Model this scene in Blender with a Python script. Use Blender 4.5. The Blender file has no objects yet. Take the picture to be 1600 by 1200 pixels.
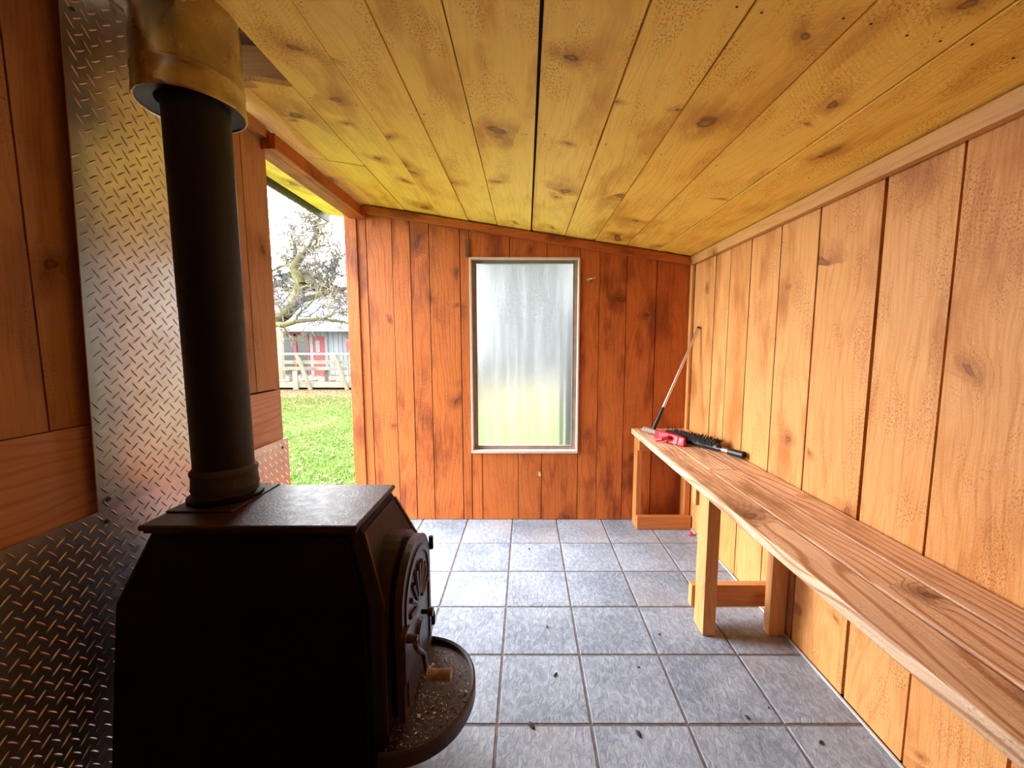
import bpy, bmesh, math, random
from mathutils import Vector, noise as mnoise
R = math.radians
PI = math.pi
sc = bpy.context.scene
C = sc.collection

# ------------------------------------------------------------------ camera
EYE = 1.35
cd = bpy.data.cameras.new('camera')
cam = bpy.data.objects.new('camera', cd); C.objects.link(cam)
cam.location = (0, 0, EYE)
cam.rotation_euler = (R(90) - math.atan(65/632), 0, 0)
cd.sensor_fit = 'HORIZONTAL'; cd.sensor_width = 36
cd.lens = 36*632/1600
cd.shift_x = -22/1600
cd.clip_start = 0.02; cd.clip_end = 400
sc.camera = cam

# ------------------------------------------------------------------ world (bright overcast sky)
SKY_BASE, SKY_PEAK = .9, 2.9
w = bpy.data.worlds.new('overcast_sky'); sc.world = w; w.use_nodes = True
nt = w.node_tree; nt.nodes.clear()
wo = nt.nodes.new('ShaderNodeOutputWorld'); bg = nt.nodes.new('ShaderNodeBackground')
tc = nt.nodes.new('ShaderNodeTexCoord'); ns = nt.nodes.new('ShaderNodeTexNoise'); ns.inputs['Scale'].default_value = 2.0
rp = nt.nodes.new('ShaderNodeValToRGB')
rp.color_ramp.elements[0].color = (.86, .90, .98, 1); rp.color_ramp.elements[1].color = (1.0, 1.0, 1.0, 1)
nt.links.new(tc.outputs['Generated'], ns.inputs['Vector']); nt.links.new(ns.outputs['Fac'], rp.inputs['Fac'])
nt.links.new(rp.outputs['Color'], bg.inputs['Color'])
# the cloud is brightest where the hidden sun stands, low over the lawn outside the doorway
dt = nt.nodes.new('ShaderNodeVectorMath'); dt.operation = 'DOT_PRODUCT'
dt.inputs[1].default_value = Vector((-.80, .42, .42)).normalized()
nt.links.new(tc.outputs['Generated'], dt.inputs[0])
mr = nt.nodes.new('ShaderNodeMapRange'); mr.interpolation_type = 'SMOOTHSTEP'
mr.inputs['From Min'].default_value = .30; mr.inputs['From Max'].default_value = 1.0
mr.inputs['To Min'].default_value = SKY_BASE; mr.inputs['To Max'].default_value = SKY_PEAK
nt.links.new(dt.outputs['Value'], mr.inputs['Value']); nt.links.new(mr.outputs['Result'], bg.inputs['Strength'])
nt.links.new(bg.outputs['Background'], wo.inputs['Surface'])

# portals: tell the sampler where the sky comes in (they emit nothing themselves)
def portal(name, loc, rot, sx, sy):
    l = bpy.data.lights.new(name, 'AREA'); l.shape = 'RECTANGLE'; l.size = sx; l.size_y = sy
    l.cycles.is_portal = True
    o = bpy.data.objects.new(name, l); C.objects.link(o); o.location = loc; o.rotation_euler = rot
    return o
portal('doorway_light_portal', (-1.36, 2.5, 1.1), (0, R(-90), 0), 2.4, 1.0)

sc.view_settings.view_transform = 'Standard'; sc.view_settings.look = 'None'
sc.view_settings.exposure = 3.5; sc.view_settings.gamma = 1.0
sc.view_settings.use_curve_mapping = False
sc.cycles.max_bounces = 12; sc.cycles.diffuse_bounces = 7; sc.cycles.glossy_bounces = 5
sc.cycles.transmission_bounces = 8
sc.cycles.sample_clamp_indirect = 8

# ================================================================== materials
class NG:
    def __init__(s, name):
        s.m = bpy.data.materials.new(name); s.m.use_nodes = True
        s.t = s.m.node_tree; s.t.nodes.clear()
        s.out = s.t.nodes.new('ShaderNodeOutputMaterial')
        s.b = s.t.nodes.new('ShaderNodeBsdfPrincipled')
        s.t.links.new(s.b.outputs[0], s.out.inputs['Surface'])
    def n(s, typ, **kw):
        o = s.t.nodes.new(typ)
        for k, v in kw.items():
            setattr(o, k, v)
        return o
    def l(s, a, b): s.t.links.new(a, b)
    def put(s, sock, v):
        if hasattr(v, 'is_linked') or isinstance(v, bpy.types.NodeSocket): s.l(v, sock)
        else: sock.default_value = v
    def math(s, op, a, b=0.0, c=None, clamp=False):
        o = s.n('ShaderNodeMath', operation=op); o.use_clamp = clamp
        s.put(o.inputs[0], a); s.put(o.inputs[1], b)
        if c is not None: s.put(o.inputs[2], c)
        return o.outputs[0]
    def noise(s, vec, scale=1.0, detail=2.0, rough=.5, dim='2D'):
        o = s.n('ShaderNodeTexNoise', noise_dimensions=dim)
        s.l(vec, o.inputs['Vector']); o.inputs['Scale'].default_value = scale
        o.inputs['Detail'].default_value = detail; o.inputs['Roughness'].default_value = rough
        return o.outputs['Fac']
    def comb(s, x, y, z=0.0):
        o = s.n('ShaderNodeCombineXYZ'); s.put(o.inputs[0], x); s.put(o.inputs[1], y); s.put(o.inputs[2], z)
        return o.outputs[0]
    def step(s, v, a, b, lo=0.0, hi=1.0):
        o = s.n('ShaderNodeMapRange', interpolation_type='SMOOTHSTEP')
        s.put(o.inputs['Value'], v); o.inputs['From Min'].default_value = a; o.inputs['From Max'].default_value = b
        o.inputs['To Min'].default_value = lo; o.inputs['To Max'].default_value = hi
        return o.outputs['Result']
    def mix(s, f, a, b, blend='MIX'):
        o = s.n('ShaderNodeMix', data_type='RGBA', blend_type=blend)
        s.put(o.inputs[0], f)
        for i, v in ((6, a), (7, b)):
            if isinstance(v, tuple): o.inputs[i].default_value = (*v[:3], 1)
            else: s.l(v, o.inputs[i])
        return o.outputs[2]
    def bump(s, h, strength=.3, dist=.003, prev=None):
        o = s.n('ShaderNodeBump'); o.inputs['Strength'].default_value = strength
        o.inputs['Distance'].default_value = dist; s.l(h, o.inputs['Height'])
        if prev is not None: s.l(prev, o.inputs['Normal'])
        return o.outputs['Normal']

def wood(name, light, mid, dark, knotc, rough=.6, saw=.5, knots=.5, stain=.5, grain=.6, arcw=.5, spec=.35):
    """rough sawn board: UV u = metres across the board, v = metres along it"""
    g = NG(name)
    uv = g.n('ShaderNodeUVMap').outputs[0]
    sep = g.n('ShaderNodeSeparateXYZ'); g.l(uv, sep.inputs[0])
    u, v = sep.outputs[0], sep.outputs[1]
    tone = g.n('ShaderNodeAttribute', attribute_name='tone').outputs['Fac']
    warp = g.noise(g.comb(g.math('MULTIPLY', u, 3.0), g.math('MULTIPLY', v, 1.3)), 1.0, 2)
    wu = g.math('MULTIPLY_ADD', warp, .10, u)
    # knots
    kv = g.comb(g.math('MULTIPLY', wu, 3.6), g.math('ADD', g.math('MULTIPLY', v, 3.6), g.math('MULTIPLY', g.noise(uv, 5.0, 1), .9)))
    # knots are seldom round: shear each a little by a broad noise
    vor = g.n('ShaderNodeTexVoronoi', voronoi_dimensions='2D', feature='F1'); g.l(kv, vor.inputs['Vector'])
    vor.inputs['Scale'].default_value = 1.0
    cs = g.n('ShaderNodeSeparateColor'); g.l(vor.outputs['Color'], cs.inputs[0])
    d = g.math('ADD', vor.outputs['Distance'], g.math('MULTIPLY_ADD', g.noise(uv, 60, 2), .05, -.025))
    has = g.step(cs.outputs[0], knots, knots+.02, 1, 0)
    size = g.math('MULTIPLY_ADD', g.math('POWER', cs.outputs[1], 2.0), .10, .032)
    kd = g.math('DIVIDE', d, size)                    # 1 = rim of the knot
    arc = g.math('ADD', g.math('MULTIPLY', v, 75.0), g.math('MULTIPLY_ADD', g.math('SINE', g.math('MULTIPLY', u, 7.0)), 8.0, g.math('MULTIPLY', warp, 9.0)))
    arcs = g.math('MULTIPLY', g.math('SINE', g.math('MULTIPLY', arc, 6.283)), g.step(g.noise(g.comb(g.math('MULTIPLY', u, 4.0), g.math('MULTIPLY', v, 1.1)), 1.0, 2), .48, .62))
    core = g.math('MULTIPLY', g.step(kd, .55, 1.15, 1, 0), has)
    halo = g.math('MULTIPLY', g.math('MULTIPLY', g.step(kd, .5, 5.0, 1, 0), has), g.step(g.noise(g.comb(g.math('MULTIPLY', u, 22.0), g.math('MULTIPLY', v, 9.0)), 1.0, 3), .25, .6, .35, 1))
    # growth rings as lines along the board, bending round the knots
    ring = g.math('MULTIPLY_ADD', g.noise(g.comb(g.math('MULTIPLY', u, 2.2), g.math('MULTIPLY', v, .55)), 1.0, 3), 9.0,
                  g.math('MULTIPLY', wu, 26.0))
    ring = g.math('MULTIPLY_ADD', halo, 2.6, ring)
    tri = g.math('PINGPONG', ring, .5)
    line = g.step(tri, .30, .49)
    fib = g.noise(g.comb(g.math('MULTIPLY', wu, 150.0), g.math('MULTIPLY', v, 5.0)), 1.0, 3, .6)
    blot = g.noise(g.comb(g.math('MULTIPLY', u, 5.0), g.math('MULTIPLY', v, 1.6)), 1.0, 4, .6)
    speck = g.noise(g.comb(g.math('MULTIPLY', u, 230.0), g.math('MULTIPLY', v, 130.0)), 1.0, 2, .6)
    patch = g.noise(g.comb(g.math('MULTIPLY', u, 9.0), g.math('MULTIPLY', v, 4.0)), 1.0, 2)
    f = g.math('MULTIPLY', line, grain)
    f = g.math('MULTIPLY_ADD', g.step(fib, .38, .66), .42, f)
    f = g.math('MULTIPLY_ADD', g.step(blot, .42, .75), stain, f)
    f = g.math('MULTIPLY_ADD', arcs, .22*arcw, f)
    f = g.math('MULTIPLY_ADD', g.math('SUBTRACT', tone, .5), .5, f)
    sp = g.math('MULTIPLY', g.step(speck, .54, .66), g.step(patch, .44, .64))
    col = g.mix(g.math('ADD', f, 0, clamp=True), light, mid)
    col = g.mix(g.math('MULTIPLY', g.step(blot, .52, .74), .80*stain+.05), col, dark)
    col = g.mix(g.math('MULTIPLY', sp, .85*saw), col, dark)
    col = g.mix(g.math('MULTIPLY', halo, .75), col, dark)
    col = g.mix(core, col, g.mix(g.step(kd, .15, .95, .35, 0), knotc, mid))
    g.l(col, g.b.inputs['Base Color'])
    # bump
    sawn = g.noise(g.comb(g.math('MULTIPLY', u, 10.0), g.math('MULTIPLY', v, 260.0)), 1.0, 1)
    h = g.math('MULTIPLY_ADD', sawn, .35, g.math('MULTIPLY', fib, .6))
    h = g.math('MULTIPLY_ADD', speck, .8, h)
    h = g.math('MULTIPLY_ADD', line, -.35, h)
    h = g.math('MULTIPLY_ADD', arcs, .22*arcw, h)
    g.l(g.bump(h, .55*saw+.08, .0025), g.b.inputs['Normal'])
    g.put(g.b.inputs['Roughness'], g.math('MULTIPLY_ADD', fib, .2, rough-.1))
    g.b.inputs['Specular IOR Level'].default_value = spec
    return g.m

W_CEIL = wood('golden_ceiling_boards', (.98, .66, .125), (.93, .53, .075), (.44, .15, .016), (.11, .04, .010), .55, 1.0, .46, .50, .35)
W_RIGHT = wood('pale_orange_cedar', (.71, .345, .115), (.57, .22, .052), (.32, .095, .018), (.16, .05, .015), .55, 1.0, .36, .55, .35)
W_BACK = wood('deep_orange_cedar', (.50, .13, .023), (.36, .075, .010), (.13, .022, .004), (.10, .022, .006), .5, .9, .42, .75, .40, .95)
W_LEFT = wood('shade_darkened_cedar', (.48, .24, .10), (.35, .15, .05), (.17, .06, .015), (.10, .03, .012), .6, .7, .3, .4, .30)  # cedar darkened so its colour carries the dimness of the left side
W_BENCH = wood('planed_bench_timber', (.90, .62, .40), (.52, .25, .125), (.15, .05, .022), (.10, .03, .012), .45, .4, .25, .65, 1.0)
W_POST = wood('pale_stud_timber', (.66, .33, .12), (.52, .21, .06), (.30, .10, .03), (.13, .04, .015), .5, .3, .15, .25, .35)
W_TRIM = wood('ceiling_trim_timber', (.64, .34, .12), (.50, .21, .055), (.30, .10, .025), (.13, .04, .015), .5, .3, .2, .3, .35)
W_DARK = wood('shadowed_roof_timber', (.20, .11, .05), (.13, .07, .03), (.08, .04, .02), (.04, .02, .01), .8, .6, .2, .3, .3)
W_PLY = wood('knotty_plywood', (.60, .32, .20), (.50, .22, .12), (.38, .15, .08), (.22, .07, .03), .6, .1, .12, .5, .85)
W_GREY = wood('weathered_deck_timber', (.25, .225, .17), (.19, .165, .12), (.11, .09, .06), (.05, .04, .03), .8, .5, .2, .4, .4)

def metal(name, col, rough, spots=.1, metallic=1.0, bumpy=.05):
    g = NG(name)
    co = g.n('ShaderNodeTexCoord').outputs['Object']
    n1 = g.noise(co, 9, 4, .6, '3D'); n2 = g.noise(co, 70, 3, .6, '3D')
    c = g.mix(g.math('MULTIPLY', g.step(n1, .4, .75), spots), col, tuple(x*.45 for x in col))
    g.l(c, g.b.inputs['Base Color']); g.b.inputs['Metallic'].default_value = metallic
    g.put(g.b.inputs['Roughness'], g.math('MULTIPLY_ADD', n1, .18, g.math('MULTIPLY_ADD', n2, .08, rough-.12)))
    g.l(g.bump(n2, bumpy, .001), g.b.inputs['Normal'])
    return g.m
M_PLATE = metal('tread_plate_aluminium', (.80, .78, .76), .34, .35, 1.0, .10)
M_STEEL = metal('galvanised_flue_steel', (.52, .44, .30), .26, .5)
M_ALU = metal('brushed_aluminium_tube', (.75, .75, .76), .3, .1)
M_SCREW = metal('dark_screw_steel', (.12, .11, .10), .4, .3)
M_ZINC = metal('bright_zinc', (.7, .7, .7), .3, .1)

def rusty(name, base, rust, amt, rough, bumpy=.3, spec=.4):
    g = NG(name)
    co = g.n('ShaderNodeTexCoord').outputs['Object']
    n1 = g.noise(co, 5, 5, .65, '3D'); n2 = g.noise(co, 120, 3, .7, '3D'); n3 = g.noise(co, 30, 4, .6, '3D')
    c = g.mix(g.math('MULTIPLY', g.step(n1, .38, .68), amt), base, rust)
    c = g.mix(g.math('MULTIPLY', g.step(n3, .55, .75), .5*amt), c, tuple(min(1, x*2.2) for x in rust))
    c = g.mix(g.math('MULTIPLY', g.step(n2, .66, .72), .35), c, (.12, .10, .09))
    g.l(c, g.b.inputs['Base Color']); g.put(g.b.inputs['Roughness'], g.math('MULTIPLY_ADD', n3, .3, rough-.12))
    g.b.inputs['Specular IOR Level'].default_value = spec
    g.l(g.bump(g.math('MULTIPLY_ADD', n3, .5, n2), bumpy, .0015), g.b.inputs['Normal'])
    return g.m
M_STOVE = rusty('blackened_stove_iron', (.0045, .0035, .0035), (.011, .0028, .002), .8, .55, .2, .12)
M_STOVETOP = rusty('rusty_stove_top', (.016, .008, .007), (.055, .013, .010), .9, .42, .6, .4)
M_RIB = rusty('ribbed_stove_front', (.020, .013, .011), (.06, .014, .010), .8, .42, .3, .6)
M_PIPE = rusty('matte_black_flue', (.0045, .0045, .005), (.008, .006, .005), .5, .5, .15, .3)
M_ASHLIP = rusty('cast_ash_lip', (.022, .013, .012), (.085, .030, .024), .7, .38, .4, .5)
M_FLAKE = rusty('flaking_collar_iron', (.02, .018, .017), (.05, .045, .04), .9, .6, .9, .4)

def plain(name, col, rough=.5, metallic=0.0, spec=.5, var=.15, scale=20, bumpy=0.05, var_col=None):
    g = NG(name)
    co = g.n('ShaderNodeTexCoord').outputs['Object']
    n = g.noise(co, scale, 3, .6, '3D')
    g.l(g.mix(g.step(n, .35, .7), col, var_col or tuple(x*(1-var) for x in col)), g.b.inputs['Base Color'])
    g.b.inputs['Roughness'].default_value = rough; g.b.inputs['Metallic'].default_value = metallic
    g.b.inputs['Specular IOR Level'].default_value = spec
    g.l(g.bump(n, bumpy, .002), g.b.inputs['Normal'])
    return g.m
P_RED = plain('red_plastic', (.55, .01, .03), .35)
P_BLACK = plain('black_plastic', (.012, .012, .013), .4)
P_BRISTLE = plain('black_bristle', (.008, .008, .009), .6)
P_GRIP = plain('worn_grey_grip', (.30, .22, .18), .6, var=.5, scale=90)
P_WOODGRIP = plain('worn_wooden_grip', (.50, .37, .27), .6, var=.5, scale=60)
P_PINK = plain('crumpled_pink_wrapper', (.75, .03, .12), .35, bumpy=.4)
P_FRAME = plain('whitewashed_window_frame', (.62, .50, .42), .5, var=.12)
P_FRAMED = plain('aged_window_jamb', (.34, .24, .17), .6, var=.2)
P_BACK = plain('dark_gap_backing', (.015, .010, .008), .9)  # near-black backing put in so gaps between boards look shaded
P_CAULK = plain('pale_floor_caulk', (.55, .48, .42), .6)
P_DEBRIS = plain('dark_bark_crumb', (.03, .018, .010), .8)
P_LEAFG = plain('pale_green_leaf', (.45, .50, .12), .6)
P_ASH = plain('ash_and_chips', (.05, .035, .03), .9, var_col=(.30, .26, .22), scale=60)
P_FASCIA = plain('grey_fascia_metal', (.10, .085, .075), .6)
P_SIDING = plain('pale_blue_siding', (.22, .245, .27), .8, var=.2, scale=3)
P_REDPAINT = plain('faded_red_paint', (.26, .05, .055), .7)
P_WHITE = plain('white_door_paint', (.20, .20, .20), .6)
P_ROOF = plain('pale_metal_roof', (.19, .205, .25), .7, var=.3, scale=2)
P_DGLASS = plain('dark_house_glass', (.05, .055, .05), .25)
P_BARK = plain('mossy_bark', (.085, .065, .042), .95, var_col=(.09, .085, .02), scale=5, bumpy=.5)
P_TWIG = plain('grey_lichen_twig', (.075, .066, .076), .95, var_col=(.20, .165, .10), scale=1.3)
P_EVERG = plain('evergreen_foliage', (.022, .040, .026), .9, var=.5, scale=1.5)
P_FARLEAF = plain('grey_green_foliage', (.032, .040, .034), .9, var=.4, scale=1.5)
P_POSTD = plain('dark_grey_post', (.03, .03, .033), .8)
P_YELLOW = plain('pale_yellow_board', (.20, .22, .07), .8)

def tile_mat():
    g = NG('blue_grey_slate_tile')
    uv = g.n('ShaderNodeUVMap').outputs[0]
    tone = g.n('ShaderNodeAttribute', attribute_name='tone').outputs['Fac']
    n1 = g.noise(uv, 3.2, 5, .6); n2 = g.noise(uv, 16, 5, .65)
    o = g.n('ShaderNodeTexNoise', noise_dimensions='2D'); mp = g.n('ShaderNodeMapping'); mp.inputs['Rotation'].default_value = (0, 0, .9); mp.inputs['Scale'].default_value = (1, .6, 1)
    g.l(uv, mp.inputs['Vector']); g.l(mp.outputs[0], o.inputs['Vector'])
    o.inputs['Scale'].default_value = 52; o.inputs['Detail'].default_value = 5; o.inputs['Roughness'].default_value = .68; o.inputs['Distortion'].default_value = .55
    cl = o.outputs['Fac']
    f = g.math('ADD', g.math('MULTIPLY', g.step(n1, .3, .7), .45), g.math('MULTIPLY', g.step(cl, .36, .68), .6))
    f = g.math('MULTIPLY_ADD', g.math('SUBTRACT', tone, .5), .35, f, clamp=True)
    c = g.mix(f, (.175, .208, .262), (.375, .425, .510))
    wm = g.step(g.noise(uv, 1.1, 3), .52, .75)
    c = g.mix(g.math('MULTIPLY', wm, .45), c, (.40, .37, .36))
    c = g.mix(g.math('MULTIPLY', g.step(n2, .62, .78), .35), c, (.085, .085, .095))
    g.l(c, g.b.inputs['Base Color'])
    g.put(g.b.inputs['Roughness'], g.math('MULTIPLY_ADD', n2, .2, .56))
    g.b.inputs['Specular IOR Level'].default_value = .35
    g.l(g.bump(g.math('MULTIPLY_ADD', n2, .4, cl), .8, .005), g.b.inputs['Normal'])
    return g.m
M_TILE = tile_mat()
M_GROUT = plain('brown_grey_grout', (.17, .15, .145), .8, var=.4, scale=30)

def lawn_mat():
    g = NG('lawn_with_fallen_leaves')
    co = g.n('ShaderNodeTexCoord').outputs['Object']
    n1 = g.noise(co, 1.4, 4, .6, '3D'); n2 = g.noise(co, 18, 3, .7, '3D')
    c = g.mix(g.step(n2, .3, .7), (.068, .115, .025), (.10, .155, .035))
    c = g.mix(g.math('MULTIPLY', g.step(n1, .5, .7), .35), c, (.085, .12, .03))
    sx = g.n('ShaderNodeSeparateXYZ'); g.l(co, sx.inputs[0])
    far = g.step(g.math('MULTIPLY_ADD', n1, 2.0, sx.outputs[1]), 8.6, 11.0)
    c = g.mix(g.math('MULTIPLY', far, .75), c, (.12, .075, .04))
    g.l(c, g.b.inputs['Base Color']); g.b.inputs['Roughness'].default_value = 1
    g.b.inputs['Specular IOR Level'].default_value = .1
    g.l(g.bump(n2, .6, .02), g.b.inputs['Normal'])
    return g.m
M_LAWN = lawn_mat()
M_BLADE = plain('grass_blade', (.105, .18, .035), .8, var_col=(.17, .225, .06), scale=1.2, spec=.1)
M_LEAF = plain('fallen_leaf', (.16, .085, .04), .9, var_col=(.20, .14, .09), scale=4, spec=.1)

def glass_mat():
    g = NG('misted_window_glass')
    co = g.n('ShaderNodeTexCoord').outputs['Object']
    drops = g.noise(co, 75, 3, .75, '3D'); sp = g.n('ShaderNodeSeparateXYZ'); g.l(co, sp.inputs[0])
    run = g.noise(g.comb(g.math('MULTIPLY', sp.outputs[0], 16.0), g.math('MULTIPLY', sp.outputs[2], 1.5)), 1, 4, .6)
    wet = g.math('MULTIPLY', g.step(sp.outputs[2], 1.0, 1.9), g.step(drops, .45, .62))
    t = g.t
    rf = t.nodes.new('ShaderNodeBsdfRefraction'); rf.distribution = 'GGX'; rf.inputs['IOR'].default_value = 1.2
    rf.inputs['Color'].default_value = (.66, .68, .66, 1)
    g.put(rf.inputs['Roughness'], g.math('MULTIPLY_ADD', run, .2, .36))
    g.l(g.bump(g.math('MULTIPLY_ADD', drops, .4, run), .15, .003), rf.inputs['Normal'])
    tl = t.nodes.new('ShaderNodeBsdfTranslucent')
    g.l(g.mix(wet, (.20, .205, .22), (.30, .31, .335)), tl.inputs['Color'])
    mx = t.nodes.new('ShaderNodeMixShader')
    g.put(mx.inputs[0], g.math('MULTIPLY_ADD', g.step(run, .35, .7), .14, g.math('MULTIPLY_ADD', g.step(drops, .35, .65), .16, g.step(sp.outputs[2], .55, 1.35, .0, .34))))
    g.l(rf.outputs[0], mx.inputs[1]); g.l(tl.outputs[0], mx.inputs[2])
    gl = t.nodes.new('ShaderNodeBsdfGlossy'); gl.inputs['Roughness'].default_value = .3
    m2 = t.nodes.new('ShaderNodeMixShader'); m2.inputs[0].default_value = .05
    g.l(mx.outputs[0], m2.inputs[1]); g.l(gl.outputs[0], m2.inputs[2])
    g.l(m2.outputs[0], g.out.inputs['Surface'])
    return g.m
M_GLASS = glass_mat()

# ================================================================== mesh builder
rng = random.Random(7)
class MB:
    def __init__(s): s.v = []; s.f = []; s.uv = []; s.tone = []; s.mi = []
    def face(s, pts, uvs=None, tone=.5, mi=0):
        b = len(s.v); s.v += [tuple(p) for p in pts]; s.f.append(tuple(range(b, b+len(pts))))
        s.uv.append(uvs or [(0, 0)]*len(pts)); s.tone.append(tone); s.mi.append(mi)
    def hexa(s, P, ax=2, tone=None, mi=0):
        """P: 8 corners, index bit0=x bit1=y bit2=z; grain runs along axis ax"""
        t = rng.random() if tone is None else tone
        ou, ov = rng.random()*60, rng.random()*60
        fs = [((0, 2, 3, 1), 2), ((4, 5, 7, 6), 2), ((0, 1, 5, 4), 1), ((2, 6, 7, 3), 1), ((0, 4, 6, 2), 0), ((1, 3, 7, 5), 0)]
        b = len(s.v); s.v += [tuple(p) for p in P]
        for idx, nax in fs:
            s.f.append(tuple(b+i for i in idx))
            if nax == ax:
                a1, a2 = [k for k in range(3) if k != ax]
                s.uv.append([(P[i][a1]+ou, P[i][a2]*.3+ov) for i in idx])
            else:
                cr = 3-ax-nax
                s.uv.append([(P[i][cr]+ou+nax*.37, P[i][ax]+ov) for i in idx])
            s.tone.append(t); s.mi.append(mi)
    def box(s, x0, x1, y0, y1, z0, z1, ax=2, tone=None, mi=0):
        s.hexa([(x, y, z) for z in (z0, z1) for y in (y0, y1) for x in (x0, x1)], ax, tone, mi)
    def prism(s, pts, d, ax=0, a=0.0, b=1.0, mi=0):
        """pts 2D polygon in the plane normal to ax, from a to b along ax"""
        def P(p, k):
            q = [0, 0, 0]; o = [i for i in range(3) if i != ax]; q[ax] = k; q[o[0]] = p[0]; q[o[1]] = p[1]; return q
        n = len(pts)
        s.face([P(p, a) for p in pts], None, .5, mi); s.face([P(p, b) for p in reversed(pts)], None, .5, mi)
        for i in range(n):
            j = (i+1) % n
            s.face([P(pts[i], a), P(pts[i], b), P(pts[j], b), P(pts[j], a)], None, .5, mi)
    def lathe(s, prof, cx, cy, seg=48, mi=0):
        b = len(s.v)
        for r, z in prof:
            for k in range(seg):
                a = 2*PI*k/seg; s.v.append((cx+r*math.cos(a), cy+r*math.sin(a), z))
        for i in range(len(prof)-1):
            for k in range(seg):
                k2 = (k+1) % seg
                s.f.append((b+i*seg+k, b+i*seg+k2, b+(i+1)*seg+k2, b+(i+1)*seg+k))
                s.uv.append([(0, 0)]*4); s.tone.append(.5); s.mi.append(mi)
    def tube(s, p, q, r0, r1=None, seg=12, cap=True, mi=0):
        p, q = Vector(p), Vector(q); r1 = r0 if r1 is None else r1
        d = (q-p).normalized(); a = d.cross(Vector((0, 0, 1)) if abs(d.z) < .9 else Vector((1, 0, 0))).normalized(); c = d.cross(a)
        b = len(s.v)
        for o, r in ((p, r0), (q, r1)):
            for k in range(seg):
                t = 2*PI*k/seg; s.v.append(tuple(o+a*(r*math.cos(t))+c*(r*math.sin(t))))
        for k in range(seg):
            k2 = (k+1) % seg
            s.f.append((b+k, b+k2, b+seg+k2, b+seg+k)); s.uv.append([(0, 0)]*4); s.tone.append(.5); s.mi.append(mi)
        if cap:
            s.f.append(tuple(b+k for k in range(seg))[::-1]); s.uv.append([(0, 0)]*seg); s.tone.append(.5); s.mi.append(mi)
            s.f.append(tuple(b+seg+k for k in range(seg))); s.uv.append([(0, 0)]*seg); s.tone.append(.5); s.mi.append(mi)
    def build(s, name, mats, parent=None, smooth=False, bevel=0.0, recalc=True, label=None):
        me = bpy.data.meshes.new(name); me.from_pydata(s.v, [], s.f)
        uvl = me.uv_layers.new(name='UVMap')
        flat = [c for f in s.uv for p in f for c in p]
        uvl.data.foreach_set('uv', flat)
        at = me.attributes.new('tone', 'FLOAT', 'FACE'); at.data.foreach_set('value', s.tone)
        if not isinstance(mats, (list, tuple)): mats = [mats]
        for m in mats: me.materials.append(m)
        me.polygons.foreach_set('material_index', s.mi)
        if smooth: me.polygons.foreach_set('use_smooth', [True]*len(s.f))
        if recalc:
            bm = bmesh.new(); bm.from_mesh(me); bmesh.ops.recalc_face_normals(bm, faces=bm.faces); bm.to_mesh(me); bm.free()
        me.update()
        o = bpy.data.objects.new(name, me); C.objects.link(o)
        if parent:
            o.parent = parent; o.matrix_parent_inverse = parent_inv(parent)
        if bevel:
            m = o.modifiers.new('bevel', 'BEVEL'); m.width = bevel; m.segments = 2; m.limit_method = 'ANGLE'; m.angle_limit = R(35)
        if smooth and hasattr(me, 'set_sharp_from_angle'): me.set_sharp_from_angle(angle=R(40))
        if label: o['label'] = label
        return o
def parent_inv(p):
    from mathutils import Matrix
    return (Matrix.Translation(p.location) @ p.rotation_euler.to_matrix().to_4x4()).inverted()
def tag(o, label, cat, group=None, kind=None):
    o['label'] = label; o['category'] = cat
    if group: o['group'] = group
    if kind: o['kind'] = kind
    return o
def thing(name, label, cat, loc=(0, 0, 0), group=None):
    o = bpy.data.objects.new(name, None); C.objects.link(o); o.location = loc; o.empty_display_size = .1
    return tag(o, label, cat, group)
def struct(o): o['kind'] = 'structure'; return o

# ================================================================== dimensions
XL, XR, YB, YF = -1.20, 1.20, 2.974, -1.05
FRONT_X = 1.195
def ceil_z(x): return 2.14 - .154*x

# ------------------------------------------------------------------ floor
mb = MB()
gx = [-1.36, -1.125, -.785, -.445, -.102, .232, .575, .918, 1.21]
gy = [-1.16+.0, -.99, -.663, -.335, -.007, .321, .649, .977, 1.305, 1.628, 1.949, 2.272, 2.612, 2.99]
G = .004
for i in range(len(gx)-1):
    for j in range(len(gy)-1):
        x0, x1, y0, y1 = gx[i]+G, gx[i+1]-G, gy[j]+G, gy[j+1]-G
        t = rng.random(); ou, ov = rng.random()*30, rng.random()*30
        c = .003
        z = -.0005*rng.random()
        top = [(x0+c, y0+c, z), (x1-c, y0+c, z), (x1-c, y1-c, z), (x0+c, y1-c, z)]
        lo = [(x0, y0, z-.004), (x1, y0, z-.004), (x1, y1, z-.004), (x0, y1, z-.004)]
        U = lambda p: (p[0]+ou, p[1]+ov)
        mb.face(top, [U(p) for p in top], t)
        for k in range(4):
            k2 = (k+1) % 4
            q = [lo[k], lo[k2], top[k2], top[k]]; mb.face(q, [U(p) for p in q], t)
mb.box(-1.36, 1.21, -1.16, 2.99, -.10, -.003, 1, .5, 1)
struct(mb.build('floor', [M_TILE, M_GROUT], recalc=False))

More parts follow.
